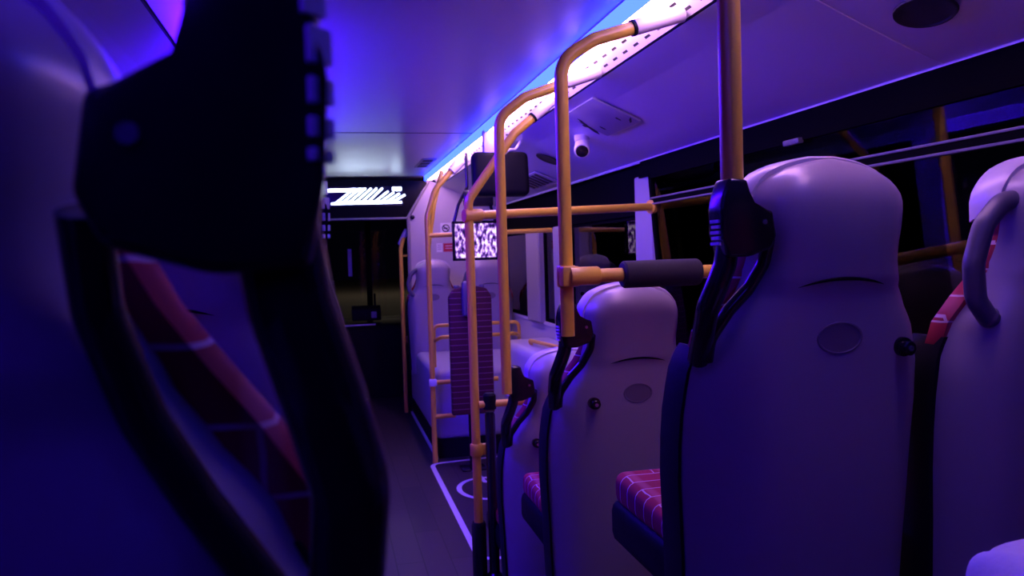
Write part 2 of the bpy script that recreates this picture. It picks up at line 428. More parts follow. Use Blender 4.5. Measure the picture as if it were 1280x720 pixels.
# ------------------------------------------------------------------ seats
H = 1.155
HW = [(0.0, 0.022), (0.006, 0.060), (0.014, 0.090), (0.028, 0.119), (0.045, 0.138), (0.067, 0.154), (0.09, 0.160), (0.13, 0.159), (0.17, 0.156), (0.20, 0.160),
      (0.24, 0.171), (0.28, 0.191), (0.33, 0.221), (0.40, 0.240), (0.48, 0.242), (0.60, 0.237), (0.80, 0.226), (1.1, 0.214)]
SD = [(0, 0.05), (0.1, 0.065), (0.25, 0.085), (0.4, 0.115), (0.6, 0.13), (1.1, 0.13)]
SLIM = 0.0                                     # how much narrower the head section is
def hw(h): return lerp_tab(HW, h)*(1-SLIM*min(1, max(0, (0.24-h)/0.08)))
def sd(h): return lerp_tab(SD, h)
def rear(h):
    y = 0.07*h
    if h < 0.09: y += 0.055*(1-h/0.09)**2.4
    y -= 0.012*math.exp(-((h-0.12)/0.10)**2)                      # head section bulges towards the rear
    if h > 0.235: y += 0.006*min(1, (h-0.235)/0.01)                # small step below the crease
    return y
HS = [0, .003, .007, .013, .02, .03, .042, .056, .07, .085, .1, .12, .14, .16, .18, .2, .22, .235, .25, .27, .29, .31, .33, .36, .4, .44, .48, .54, .6, .68, .76, .84, .92, 1.0, 1.06]
SS = [-1, -.985, -.96, -.92, -.86, -.78, -.66, -.5, -.3, -.1, .1, .3, .5, .66, .78, .86, .92, .96, .985, 1]
AISLE = 0.0                                    # how far the aisle flank bows out beyond the other one
BOW = [(0, 0), (0.26, 0), (0.34, 0.22), (0.44, 0.62), (0.54, 0.9), (0.66, 1.0), (0.9, 0.97), (1.1, 0.9)]
def bow(h): return AISLE*lerp_tab(BOW, h)
def shell_pt(h, s):
    return Vector((s*hw(h) + (bow(h)*s*abs(s)**1.5 if s < 0 else 0), rear(h) + sd(h)*(abs(s)**8 if s > 0 or AISLE == 0 else abs(s)**(8-3.5*lerp_tab(BOW, h))) - 0.014*(1-s*s), H-h))
def shell_bm():
    bm = bmesh.new(); rows = []
    for h in HS: rows.append([bm.verts.new(shell_pt(h, s)) for s in SS])
    back = []
    for h in HS: back.append([bm.verts.new(Vector((s*max(0.012, hw(h)-0.010) + (bow(h)*s*abs(s)**1.5 if s < 0 else 0), rear(h)+sd(h)*0.98+0.004*(1-abs(s)), H-h-0.003))) for s in SS])
    n = len(SS)
    for a, b in zip(rows, rows[1:]):
        for k in range(n-1): bm.faces.new((a[k], a[k+1], b[k+1], b[k]))
    for a, b in zip(back, back[1:]):
        for k in range(n-1): bm.faces.new((a[k+1], a[k], b[k], b[k+1]))
    for i in range(len(HS)-1):
        bm.faces.new((rows[i][0], rows[i+1][0], back[i+1][0], back[i][0])); bm.faces.new((rows[i+1][-1], rows[i][-1], back[i][-1], back[i+1][-1]))
    for k in range(n-1):
        bm.faces.new((rows[0][k+1], rows[0][k], back[0][k], back[0][k+1])); bm.faces.new((rows[-1][k], rows[-1][k+1], back[-1][k+1], back[-1][k]))
    return bm
def cap_bm():
    """pale rim arching over the head, standing proud of the shell in front of it"""
    bm = bmesh.new()
    hs = [.13, .11, .09, .07, .055, .04, .028, .018, .010, .004, 0]
    outl = [(-hw(h)-0.005, H-h+0.009) for h in hs] + [(hw(h)+0.005, H-h+0.009) for h in hs[::-1]]
    rings = []
    for (x, z) in outl:
        k = 0.80; xi, zi = x*k, H-0.13+(z-(H-0.13))*k
        rings.append([bm.verts.new(c) for c in ((x*0.985, 0.062, z-0.004), (x, 0.070, z), (x, 0.128, z), (x*0.975, 0.142, z-0.006), (xi, 0.142, zi), (xi, 0.062, zi))])
    for a, b in zip(rings, rings[1:]):
        for k in range(6): bm.faces.new((a[k], a[(k+1) % 6], b[(k+1) % 6], b[k]))
    bm.faces.new(rings[0][::-1]); bm.faces.new(rings[-1]); return bm
def back_cushion_bm(extra=0.0):
    bm = bmesh.new(); hs = [.075, .09, .12, .16, .2, .24, .28, .33, .38, .45, .55, .65, .74, .755]; rings = []
    for i, h in enumerate(hs):
        w = hw(h)*(0.78 if h < .1 else 0.93 if h < .13 else 1) + (-0.012 + 0.030*min(1, max(0, (h-.12)/.16)) - 0.026*min(1, max(0, (h-.36)/.06)) + extra*min(1, max(0, (h-.10)/.05))); y0 = rear(h)+sd(h)*0.93; t = 0.055 if 0 < i < len(hs)-1 else 0.03
        if h < 0.12: y0 = 0.143
        prof = [(-w+0.008, y0), (-w, y0+0.012), (-w, y0+t-0.018), (-w+0.02, y0+t), (-w*.4, y0+t-0.008), (0, y0+t-0.012), (w*.4, y0+t-0.008), (w-0.02, y0+t), (w, y0+t-0.018), (w, y0+0.012), (w-0.008, y0)]
        rings.append([bm.verts.new((x, y, H-h)) for x, y in prof])
    n = 11
    for a, b in zip(rings, rings[1:]):
        for k in range(n): bm.faces.new((a[k], a[(k+1) % n], b[(k+1) % n], b[k]))
    bm.faces.new(rings[0][::-1]); bm.faces.new(rings[-1]); return bm
def flip(bm, side):
    if side < 0:
        for v in bm.verts: v.co.x = -v.co.x
    return bm

def make_seat(name, label, side, style, loc, group):
    """side +1: aisle lies on the -x side of the seat; style 'plate' = aisle seat whose handle carries a pole, 'loop' = plain grab loop"""
    t = thing(name, label, 'seat', loc, 0, group)
    global SLIM, AISLE
    AISLE = 0.034 if style == 'plate' else 0.0
    SLIM = 0.09 if side < 0 else 0.0
    F = lambda b: flip(b, side)
    sh = obj('shell', F(shell_bm()), M['shell'], t)
    # thin dark crease arching across the shell
    bm = bmesh.new(); pts = []
    for k in range(13):
        u = -1+k/6.0; x = u*0.098; h = 0.229+0.016*u*u; s = x/hw(h)
        pts.append(shell_pt(h, s)+Vector((0, -0.0005, 0)))
    add_tube(bm, pts, [0.0006+0.0030*(1-abs(-1+k/6.0)**2) for k in range(13)], 6)
    obj('crease', F(bm), M['matblack'], sh)
    # oval badge
    bm = bmesh.new()
    for r, yo in ((1.0, 0.0), (0.94, -0.003)): pass
    ctr = []; rings = []
    for r, yo in ((1.06, 0.004), (1.03, -0.0025), (0.95, -0.0028), (0.92, -0.0005), (0.5, -0.0008)):
        ring = []
        for k in range(32):
            a = 2*math.pi*k/32; x = 0.047*r*math.cos(a); h = 0.343+0.030*r*math.sin(a); p = shell_pt(h, x/hw(h)); p.y += yo; ring.append(bm.verts.new(p))
        rings.append(ring)
    for a, b in zip(rings, rings[1:]):
        for k in range(32): bm.faces.new((a[k], a[(k+1) % 32], b[(k+1) % 32], b[k]))
    bm.faces.new(rings[-1]); obj('oval_badge', F(bm), M['oval'], sh)
    # two round bag hooks
    for sx, nm in ((1, 'w'), (-1, 'a')):
        h = 0.368; p = shell_pt(h, sx*0.142/hw(h)); bm = bmesh.new()
        add_tube(bm, [p+Vector((0, 0.01, 0)), p+Vector((0, -0.010, 0)), p+Vector((0, -0.011, 0)), p+Vector((0, -0.022, -0.001)), p+Vector((0, -0.026, -0.001)), p+Vector((0, -0.028, -0.001))],
                 [0.019, 0.019, 0.013, 0.012, 0.0145, 0.012], 20)
        kn = obj('bag_hook', F(bm), M['black'], t); kn['spot'] = nm
        obj('hook_cap', F(tube([p+Vector((0, -0.0275, -0.001)), p+Vector((0, -0.0295, -0.001))], 0.006, seg=12)), M['chrome'], kn)
    obj('headrest_rim', F(cap_bm()), M['cap'], t)
    obj('backrest_cushion', F(back_cushion_bm(0.020 if side < 0 else 0.0)), M['red_xz'], t)
    # seat cushion, pan and pedestal
    xa = -0.250 if style == 'plate' else -0.222
    bm = bmesh.new(); add_box(bm, (xa, 0.20, 0.335), (0.230, 0.62, 0.405), 0.03, 4)
    for v in bm.verts:
        if v.co.z > 0.37: v.co.z += 0.022*max(0, (v.co.y-0.35)/0.27) - 0.012*(1-(v.co.x/0.245)**2)
    obj('seat_cushion', F(bm), M['red_xy'], t)
    bm = bmesh.new(); add_box(bm, (xa-0.004, 0.20, 0.23), (0.234, 0.645, 0.345), 0.03, 3)
    obj('seat_pan', F(bm), M['matblack'], t)
    bm = bmesh.new(); add_prism(bm, [(0.14, 0.0), (0.42, 0.0), (0.50, 0.24), (0.14, 0.24)], -0.17, 0.17, 'yz', 0.012); obj('pedestal', F(bm), M['matblack'], t)
    # dark trim along the aisle edge of the shell
    bm = bmesh.new(); rings = []
    for h in [.36, .38, .41, .45, .5, .56, .64, .72, .8, .88, .96, 1.03]:
        k = min(1, (h-.355)/.06)
        x0 = -hw(h)-bow(h)+0.004; y0 = rear(h)+sd(h)*0.86; w = (0.006+0.004*k) if style == 'plate' else 0.014
        rings.append([bm.verts.new((x, y, H-h)) for x, y in ((x0, y0+0.004), (x0-w*0.7, y0+0.004), (x0-w, y0+0.02), (x0-w, y0+0.075), (x0-w*0.7, y0+0.095), (x0, y0+0.095))])
    for a, b in zip(rings, rings[1:]):
        for k in range(6): bm.faces.new((a[k], a[(k+1) % 6], b[(k+1) % 6], b[k]))
    bm.faces.new(rings[0][::-1]); bm.faces.new(rings[-1]); obj('side_trim', F(bm), M['trim'], t)
    if style == 'plate':
        # grab handle: flat fin that carries the pole, an outer bar that bows outwards, an inner bar along the neck
        bm = bmesh.new(); Z = lambda h: H-h
        tp = .040 if side > 0 else .016
        fin = [(-0.164, Z(.100)), (-0.207, Z(.090)), (-0.213, Z(tp+.004)), (-0.250, Z(tp)), (-0.262, Z(tp+.030)), (-0.267, Z(.095)), (-0.264, Z(.140)), (-0.256, Z(.182)),
               (-0.212, Z(.182)), (-0.168, Z(.168)), (-0.157, Z(.145))]
        add_prism(bm, fin, -0.030, 0.024, 'xz', 0.0065, 3)
        fi = obj('grab_handle', F(bm), M['black'], t)
        lo = (.20, .245, .295, .35, .42) if side < 0 else (.195, .232, .272, .318, .38)
        bm = bmesh.new()
        add_tube(bm, fillet([(-0.240, 0.0, Z(.16)), (-0.246, 0.0, Z(lo[0])), (-0.259, 0.006, Z(lo[1])), (-0.271, 0.02, Z(lo[2])), (-0.268, 0.045, Z(lo[3])), (-0.254, 0.10, Z(lo[4]))], 0.05), 0.021, 14)
        obj('outer_bar', F(bm), M['black'], fi)
        bm = bmesh.new()
        add_tube(bm, fillet([(-0.152, 0.01, Z(.15)), (-0.151, 0.03, Z(lo[0])), (-0.166 if side < 0 else -0.176, 0.045, Z(lo[1]+.012)), (-0.190 if side < 0 else -0.212, 0.055, Z(lo[2]+.012)), (-0.226 if side < 0 else -0.246, 0.065, Z(lo[3]+.018)), (-0.246, 0.08, Z(lo[4]))], 0.05), 0.0125, 12)
        obj('inner_bar', F(bm), M['black'], fi)
        bm = bmesh.new()
        add_tube(bm, [(-0.182, -0.028, Z(.12)), (-0.182, -0.0315, Z(.12))], 0.005, 12)
        obj('screw', F(bm), M['chrome'], fi)
        # pale fin-edge blocks: printed label on right seats, painted rim highlight on left seats
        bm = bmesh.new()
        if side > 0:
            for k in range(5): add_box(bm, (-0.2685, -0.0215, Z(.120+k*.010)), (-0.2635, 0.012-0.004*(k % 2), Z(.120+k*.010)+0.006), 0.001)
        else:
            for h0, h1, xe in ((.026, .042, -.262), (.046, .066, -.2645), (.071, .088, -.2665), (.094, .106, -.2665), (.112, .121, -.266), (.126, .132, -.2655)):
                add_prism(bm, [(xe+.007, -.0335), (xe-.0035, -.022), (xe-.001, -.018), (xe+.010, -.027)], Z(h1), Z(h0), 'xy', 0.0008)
        obj('label_and_highlight', F(bm), M['paper'], fi, smooth=False)
    else:
        bm = bmesh.new(); Z = lambda h: H-h
        pts = fillet([(-0.130, 0.05, Z(.085)), (-0.172, 0.05, Z(.092)), (-0.212, 0.05, Z(.135)), (-0.232, 0.055, Z(.21)), (-0.222, 0.06, Z(.28)), (-0.196, 0.06, Z(.315)), (-0.180, 0.06, Z(.322))], 0.05)
        add_tube(bm, pts, [0.020]*(len(pts)-6)+[0.020, 0.021, 0.022, 0.022, 0.020, 0.016], 14)
        obj('grab_loop', F(bm), M['loop'], t)
    return t

gA, gW, gL = 'aisle seats on the window post side', 'seats beside the long window', 'aisle seats behind the dark grab handle in front'
CX, CW, CLX = 0.948, 1.455, -0.264
s1 = make_seat('passenger_seat', 'large grey seat back holding the thick orange pole, one round hook, beside the window seat', 1, 'plate', (CX, 1.33, HIGH), gA)
s2 = dup(s1, (CX, 2.37, MID), 'grey seat back with two round hooks below the black foam sleeve', gA)
s3 = dup(s1, (CX, 3.12, LOW), 'low grey seat back just behind the black floor post, mostly hidden by the next seat', gA)
def drop_hook(seat):
    for ch in list(seat.children):
        if ch.get('spot') == 'a':
            for g in list(ch.children): bpy.data.objects.remove(g)
            bpy.data.objects.remove(ch)
drop_hook(s1)
w1 = make_seat('passenger_seat', 'grey window seat with slate grab loop and red cushion showing through it', 1, 'loop', (CW, 1.262, HIGH), gW)
drop_hook(w1)
w2 = dup(w1, (CW, 2.28, MID), 'grey window seat mostly hidden behind the two-hook seat back', gW)
w0 = dup(w1, (0.96, 0.36, HIGH), 'seat carrying the pale bag at the bottom corner of the picture', gW)
lA = make_seat('passenger_seat', 'blurred dark seat close to the viewer, big black grab handle and red cushion edge', -1, 'plate', (CLX, 0.405, HIGH+0.012), gL)
drop_hook(lA)
lB = dup(lA, (CLX, 1.27, HIGH), 'dark seat whose rim-lit handle shows past the blurred black grab handle', gL)
lC = dup(lA, (CLX-0.01, 2.07, MID), 'dark seat edge low beside the aisle, in front of the rim-lit handle', gL)
# two seats on the wheel arch by the cab partition
f1 = dup(w1, (0.945, 7.34, 0.62-0.305), 'small far grey seat back behind the orange double pole, beside the aisle', 'front seats against the cab partition')
f2 = dup(w1, (1.455, 7.25, 0.62-0.305), 'small far grey seat back below the lit video screen', 'front seats against the cab partition')

# ------------------------------------------------------------------ poles and rails
PR = 0.0205
def pole_thing(label, base, pts, fil=0.10, sleeve=None, name='handrail_pole'):
    t = thing(name, label, 'handrail pole', base)
    b = Vector(base); L = [Vector(p)-b for p in pts]
    obj('tube', tube(L, PR, fil), M['pole'], t)
    end, prev = L[-1], L[-2]; d = (end-prev).normalized()
    obj('ceiling_socket', tube([end-d*0.16, end-d*0.155, end+d*0.01], [0.0235, 0.0245, 0.0265], seg=16), M['white'], t)
    obj('socket_ring', tube([end-d*0.170, end-d*0.160], 0.0250, seg=16), M['matblack'], t)
    return t
def end_on_cove(x): return 2.292-(x-1.035)*1.0
p1 = pole_thing('thick orange pole rising from the handle of the large seat back', (CX-0.228, 1.332, HIGH+H-0.13),
     [(CX-0.228, 1.332, HIGH+H-0.15), (CX-0.228, 1.332, 2.05), (1.085, 1.36, 2.225)])
p2 = pole_thing('orange pole with bent top rising from the two-hook seat, clamped to the foam sleeve rail', (0.694, 2.30, MID+H-0.12),
     [(0.694, 2.30, MID+H-0.14), (0.694, 2.30, 2.07), (0.80, 2.30, 2.135), (1.085, 2.32, 2.225)])
p3 = pole_thing('orange pole with bent top passing in front of the black ceiling box', (0.664, 3.05, LOW+H-0.12),
     [(0.664, 3.05, LOW+H-0.14), (0.664, 3.05, 2.03), (0.77, 3.05, 2.11), (1.085, 3.10, 2.225)])
p4 = pole_thing('orange floor pole with black base sleeve carrying the upper crossbar', (0.625, 3.56, LOW),
     [(0.625, 3.56, LOW), (0.625, 3.56, 1.75), (0.85, 3.58, 2.05), (1.07, 3.6, 2.23)], 0.08)
o = p4
obj('base_sleeve', tube([(0, 0, 0), (0, 0, 0.33), (0, 0, 0.345)], [0.034, 0.034, 0.028]), M['black'], o)
obj('base_flange', tube([(0, 0, 0), (0, 0, 0.014)], 0.055), M['black'], o)
obj('clamp', tube([(0, 0, 0.65), (0, 0, 0.655), (0, 0, 0.70), (0, 0, 0.705)], [0.026, 0.029, 0.029, 0.026]), M['pole'], o)
obj('clamp_lug', box((0.02, -0.012, 0.652), (0.055, 0.012, 0.703), 0.005), M['pole'], o)
t = thing('handrail_pole', 'dark orange pole rising out of the close black grab handle', 'handrail pole', (CLX+0.222, 0.407, HIGH+H-0.12))
obj('tube', tube([(0, 0, -0.04), (0, 0, 2.29-(HIGH+H-0.12))], PR), M['pole'], t)
obj('ceiling_socket', tube([(0, 0, 2.26-(HIGH+H-0.12)), (0, 0, 2.30-(HIGH+H-0.12))], 0.03), M['white'], t)

def rail_thing(name, label, base, parts):
    t = thing(name, label, 'rail', base); b = Vector(base)
    for nm, pts, r, m, fil in parts: obj(nm, tube([Vector(p)-b for p in pts], r, fil), M[m], t)
    return t
# crossbar with the black foam sleeve
t = rail_thing('padded_rail', 'orange crossbar with thick black foam sleeve above the two-hook seat', (0.694, 2.28, 1.43),
    [('rail', [(0.70, 2.26, 1.43), (XR-0.005, 2.26, 1.43)], PR, 'pole', 0), ('foam_sleeve', [(0.856, 2.26, 1.43), (0.862, 2.26, 1.43), (1.098, 2.26, 1.43), (1.104, 2.26, 1.43)], [0.036, 0.041, 0.041, 0.036], 'foam', 0),
     ('wall_flange', [(XR-0.02, 2.26, 1.43), (XR, 2.26, 1.43)], 0.04, 'pole', 0)])
bm = bmesh.new(); add_tube(bm, [(0, 0.02, -0.032), (0, 0.02, -0.028), (0, 0.02, 0.028), (0, 0.02, 0.032)], [0.026, 0.029, 0.029, 0.026]); add_tube(bm, [(0.0, -0.018, 0), (0.085, -0.02, 0), (0.09, -0.02, 0)], [0.028, 0.0275, 0.024])
add_box(bm, (-0.026, -0.03, -0.03), (0.03, 0.02, 0.03), 0.008)
obj('clamp', bm, M['pole'], t)
t = rail_thing('crossbar_rail', 'orange crossbar from the floor pole to the pale window post', (0.625, 3.56, 1.69),
    [('rail', [(0.63, 3.56, 1.68), (XR-0.045, 3.93, 1.728)], PR, 'pole', 0), ('wall_flange', [(XR-0.062, 3.923, 1.727), (XR-0.04, 3.931, 1.728)], 0.036, 'pole', 0),
     ('clamp', [(0.60, 3.552, 1.679), (0.604, 3.553, 1.679), (0.685, 3.58, 1.683), (0.689, 3.581, 1.683)], [0.028, 0.031, 0.029, 0.025], 'pole', 0)])
t = rail_thing('low_crossbar_rail', 'short orange rail at knee height topped by the black floor post cap', (0.625, 3.53, 0.83),
    [('rail', [(0.64, 3.545, 0.825), (XR-0.005, 3.545, 0.83)], 0.017, 'pole', 0)])
t = thing('floor_post', 'slim black post on the floor behind the low grey seat back', 'post', (0.690, 3.545, LOW))
obj('tube', tube([(0, 0, 0), (0, 0, 0.835), (0, 0, 0.85)], [0.024, 0.024, 0.018]), M['black'], t)
obj('cap', tube([(0, 0, 0.862), (0, 0, 0.925), (0, 0, 0.935)], [0.030, 0.030, 0.022]), M['matblack'], t)
obj('foot', tube([(0, 0, 0), (0, 0, 0.10), (0, 0, 0.11)], [0.042, 0.036, 0.026]), M['black'], t)
# ladder-like frame in front of the wheel arch
Y5 = 6.0
t = thing('ladder_handrail', 'orange ladder-like handrail with a forked bent top before the wheel arch box', 'handrail', (0.735, Y5, LOW)); b = Vector((0.735, Y5, LOW))
for nm, pts, r in (('post', [(0.735, Y5, LOW), (0.735, Y5, 1.80), (0.80, Y5, 2.00), (1.0, Y5+0.05, 2.215)], 0.0205), ('post', [(0.742, Y5+0.05, LOW), (0.742, Y5+0.06, 1.55), (0.80, Y5+0.06, 1.90), (0.885, Y5+0.2, 2.16)], 0.017),
                   ('rail', [(0.74, Y5, 1.66), (XR-0.01, Y5, 1.68)], 0.018), ('rail', [(0.74, Y5, 0.55), (1.24, Y5, 0.55)], 0.018), ('rail', [(0.74, Y5, 0.29), (0.90, Y5, 0.29)], 0.018)):
    obj(nm, tube([Vector(p)-b for p in pts], r, 0.16), M['pole'], t)
obj('joint', tube([(0.20, 0.03, 2.20), (0.275, 0.05, 2.28)], [0.036, 0.042]), M['white'], t)
obj('knuckle', box((-0.03, -0.035, 0.585), (0.03, 0.0, 0.64), 0.01), M['white'], t)
t = rail_thing('grab_rail', 'double orange grab rail on top of the wheel arch box behind the red backboard', (0.78, 6.2, 0.60),
    [('rail', [(0.80, 6.35, 0.60), (0.80, 6.35, 0.95), (1.50, 6.35, 0.95), (1.50, 6.35, 0.60)], 0.015, 'pole', 0.05), ('rail', [(0.80, 6.34, 0.83), (0.84, 6.20, 0.87), (1.44, 6.20, 0.87), (1.50, 6.34, 0.83)], 0.015, 'pole', 0.04)])
t = rail_thing('grab_rail', 'short orange grab bar lying on the ledge under the window posts', (1.40, 5.3, 0.83),
    [('rail', [(1.42, 5.62, 0.83), (1.40, 5.60, 0.875), (1.47, 5.12, 0.875), (1.49, 5.10, 0.83)], 0.014, 'pole', 0.03)])
t = pole_thing('thin far orange pole standing before the dark windscreen', (0.712, 8.06, LOW), [(0.712, 8.06, LOW), (0.712, 8.06, 1.59), (0.75, 8.06, 1.72), (0.775, 8.04, 1.77)], 0.12)
obj('bracket', tube([(0.0, 0.0, 1.58), (0.075, -0.03, 1.58)], 0.012), M['pole'], t)

# ------------------------------------------------------------------ wheelchair backboard
t = thing('wheelchair_backboard', 'tall red brick-patterned padded backboard standing behind the orange floor pole', 'backboard', (0.98, 5.66, LOW))
bm = bmesh.new(); add_prism(bm, [(-0.155, 0.42), (0.155, 0.42), (0.155, 1.27), (0.12, 1.325), (0.04, 1.345), (-0.04, 1.345), (-0.12, 1.325), (-0.155, 1.27)], -0.03, 0.03, 'xz', 0.012, 3)
obj('pad', bm, M['pad'], t)
bm = bmesh.new(); add_prism(bm, [(-0.135, 0.44), (0.135, 0.44), (0.135, 1.26), (0.06, 1.32), (-0.06, 1.32), (-0.135, 1.26)], 0.028, 0.05, 'xz', 0.005); obj('board', bm, M['matblack'], t)
obj('support_post', tube([(0, 0.075, 0), (0, 0.075, 1.1)], 0.025), M['black'], t)
obj('floor_plate', box((-0.09, 0.0, 0), (0.09, 0.15, 0.012), 0.004), M['black'], t)
bm = bmesh.new()
for sx in (-1, 1): add_box(bm, (sx*0.09-0.02, -0.005, 1.325), (sx*0.09+0.02, 0.035, 1.352), 0.008)
obj('clip', bm, M['loop'], t)
obj('belt_case', box((-0.065, -0.075, 1.13), (-0.005, -0.028, 1.38), 0.016, 3), M['loop'], t)

# ------------------------------------------------------------------ screens hung from the ceiling
t = thing('ceiling_monitor', 'black rounded box hanging under the slotted ceiling strip behind the bent poles', 'monitor', (1.045, 4.80, 2.24))
rot = Matrix.Rotation(math.radians(-6), 3, 'X')
bm = bmesh.new(); add_box(bm, (-0.175, -0.05, -0.385), (0.175, 0.06, -0.115), 0.035, 4, rot); obj('housing', bm, M['matblack'], t)
obj('hanger', box((-0.10, -0.02, -0.13), (0.02, 0.04, 0.02), 0.01), M['white'], t)
obj('back_plate', box((-0.15, 0.055, -0.36), (0.15, 0.066, -0.14), 0.004, rot=rot, piv=(0, 0, -0.25)), M['black'], t)
bm = bmesh.new(); add_tube(bm, [(0.02, -0.03, -0.13), (0.06, -0.02, -0.10), (0.10, -0.0, -0.10), (0.14, 0.0, -0.04)], 0.009, 8, 0.03); obj('cable', bm, M['white'], t)
t = thing('video_screen', 'lit video screen showing a pale violet crowd, hung behind the crossbar', 'screen', (1.062, 5.78, 2.20))
bm = bmesh.new(); W, T0, B0 = 0.172, -0.445, -0.735
for a, b2 in (((-W, 0, B0), (W, 0.03, B0+.02)), ((-W, 0, T0-.02), (W, 0.03, T0)), ((-W, 0, B0), (-W+.018, 0.03, T0)), ((W-.018, 0, B0), (W, 0.03, T0))): add_box(bm, a, b2, 0.003)
obj('frame', bm, M['black'], t)
obj('display', box((-W+.015, 0.008, B0+.017), (W-.015, 0.02, T0-.017)), M['screen'], t, smooth=False)
obj('back_cover', box((-W+.005, 0.021, B0+.005), (W-.005, 0.055, T0-.005), 0.006), M['matblack'], t)
for sx in (-1, 1): obj('hanger', tube([(sx*0.155, 0.025, T0-.01), (sx*0.12, 0.025, -0.33), (sx*0.05, 0.025, -0.20), (sx*0.05, 0.025, 0.06)], 0.012, 0.04, 10), M['black'], t)
obj('mount_box', box((-0.08, 0.0, -0.34), (0.14, 0.05, -0.22), 0.012), M['black'], t)

# next stop display across the front
t = thing('destination_display', 'wide black box over the windscreen with white scrambled light dots', 'display', (0.32, 8.0, 1.90))
bm = bmesh.new(); add_prism(bm, [(-0.62, -0.01), (0.455, -0.01), (0.665, 0.33), (0.655, 0.352), (0.4, 0.362), (-0.1, 0.372), (-0.62, 0.372)], -0.06, 0.30, 'xz', 0.006); obj('housing', bm, M['matblack'], t)
obj('lower_trim', tube([(-0.62, -0.065, -0.012), (0.455, -0.065, -0.012), (0.64, -0.05, 0.29)], 0.011, 0.03, 8), M['pillar'], t)
obj('lens', box((-0.345, -0.064, 0.115), (0.42, -0.059, 0.305)), M['black'], t, smooth=False)
bm = bmesh.new()
def stroke(x0, z0, x1, z1, w=0.012):
    n = 1+int(math.hypot(x1-x0, z1-z0)/0.017)
    for k in range(n+1):
        s = k/max(1, n); add_tube(bm, [(x0+(x1-x0)*s, -0.064, z0+(z1-z0)*s), (x0+(x1-x0)*s, -0.067, z0+(z1-z0)*s)], w, 8)
stroke(-0.33, 0.272, 0.05, 0.277); stroke(-0.30, 0.262, 0.03, 0.264)
stroke(-0.26, 0.140, 0.40, 0.146); stroke(-0.2, 0.152, 0.25, 0.156)
for i in range(10):
    x = -0.22+i*0.060; top = 0.25+0.03*(i < 6)-0.012*max(0, i-6)
    stroke(x, 0.15, x+0.17-0.006*i, top, 0.011)
stroke(0.33, 0.285, 0.40, 0.285); stroke(0.33, 0.268, 0.40, 0.268)
obj('light_dots', bm, M['sign_led'], t, smooth=False)

# ------------------------------------------------------------------ fittings on the cove
def cove_z(x): return 2.211-(x-1.124)*0.4388
CR = Matrix.Rotation(math.atan(0.4388), 3, 'Y')
t = thing('access_hatch', 'square grey hatch cover with worn dark marks above the small camera', 'hatch', (1.29, 3.64, cove_z(1.29)))
obj('cover', box((-0.125, -0.22, -0.006), (0.125, 0.22, 0.004), 0.002, rot=CR, piv=(0, 0, 0)), M['hatch'], t)
for (x, y, lx, ly, a) in ((-0.04, 0.17, .035, .012, .5), (-0.02, 0.19, .03, .014, .3), (0.04, 0.22, .05, .016, .5), (0.06, 0.12, .02, .01, .2), (0.09, -0.18, .045, .006, 1.2), (0.05, -0.12, .018, .01, .3), (0.0, 0.215, .02, .018, 0)):
    tt = bmesh.new()
    bmesh.ops.create_circle(tt, cap_ends=True, segments=9, radius=1)
    for v in tt.verts: v.co = Vector((v.co.x*lx*(0.8+0.4*random.random()), v.co.y*ly*(0.6+0.8*random.random()), 0)); v.co = CR @ (Matrix.Rotation(a, 3, 'Z') @ v.co + Vector((x, y, -0.0075)))
    obj('scuff', tt, M['dark'], t, smooth=False)
t = thing('security_camera', 'small white round security camera on the sloping panel', 'camera', (1.345, 4.10, cove_z(1.345)))
obj('mount', tube([(0, 0, 0.01), (0, 0, -0.02), (0, -0.005, -0.035)], [0.042, 0.040, 0.022], seg=20), M['white'], t)
d = Vector((-0.28, -0.80, -0.52)).normalized(); a0 = Vector((0.01, 0.03, -0.025))
obj('body', tube([a0, a0+d*0.006, a0+d*0.10, a0+d*0.11], [0.030, 0.038, 0.042, 0.039], seg=20), M['white'], t)
obj('lens', tube([a0+d*0.108, a0+d*0.114, a0+d*0.118], [0.034, 0.033, 0.024], seg=20), M['black'], t)
def oval(label, x, y, rx, ry, rough='black'):
    t = thing('speaker_recess', label, 'speaker', (x, y, cove_z(x)))
    bm = bmesh.new(); rings = []
    for r, z in ((1.1, 0.002), (1.06, -0.004), (0.98, -0.004), (0.92, -0.001), (0.4, -0.001)): rings.append([bm.verts.new(CR @ Vector((rx*r*math.cos(2*math.pi*k/28), ry*r*math.sin(2*math.pi*k/28), z))) for k in range(28)])
    for p, q in zip(rings, rings[1:]):
        for k in range(28): bm.faces.new((p[k], p[(k+1) % 28], q[(k+1) % 28], q[k]))
    bm.faces.new(rings[-1]); obj('grille', bm, M['dark'], t); return t
oval('small dark oval recess beside the white camera', 1.385, 4.92, 0.075, 0.085)
oval('dark oval recess on the panel near the ceiling joint line', 1.455, 1.715, 0.055, 0.085)
def vent(label, loc, lx, ly, slope, n):
    t = thing('air_vent', label, 'vent', loc); Rr = CR if slope else Matrix.Identity(3)
    obj('frame', box((-lx, -ly, -0.006), (lx, ly, 0.003), 0.002, rot=Rr, piv=(0, 0, 0)), M['hatch'], t)
    for k in range(n):
        y = -ly+0.03+(2*ly-0.06)*(k+0.5)/n; h = (2*ly-0.06)/n*0.32; tt = bmesh.new(); add_box(tt, (-lx+0.02, y-h, -0.009), (lx-0.02, y+h, -0.005), 0, rot=None)
        for v in tt.verts: v.co = Rr @ v.co
        obj('slot', tt, M['dark'], t, smooth=False)
    return t
vent('slotted dark air vent on the sloping panel beyond the black box', (1.515, 5.75, cove_z(1.515)), 0.09, 0.32, True, 6)
vent('dark rectangular vent in the flat ceiling near the front display', (0.835, 6.83, CEIL), 0.06, 0.31, False, 3)

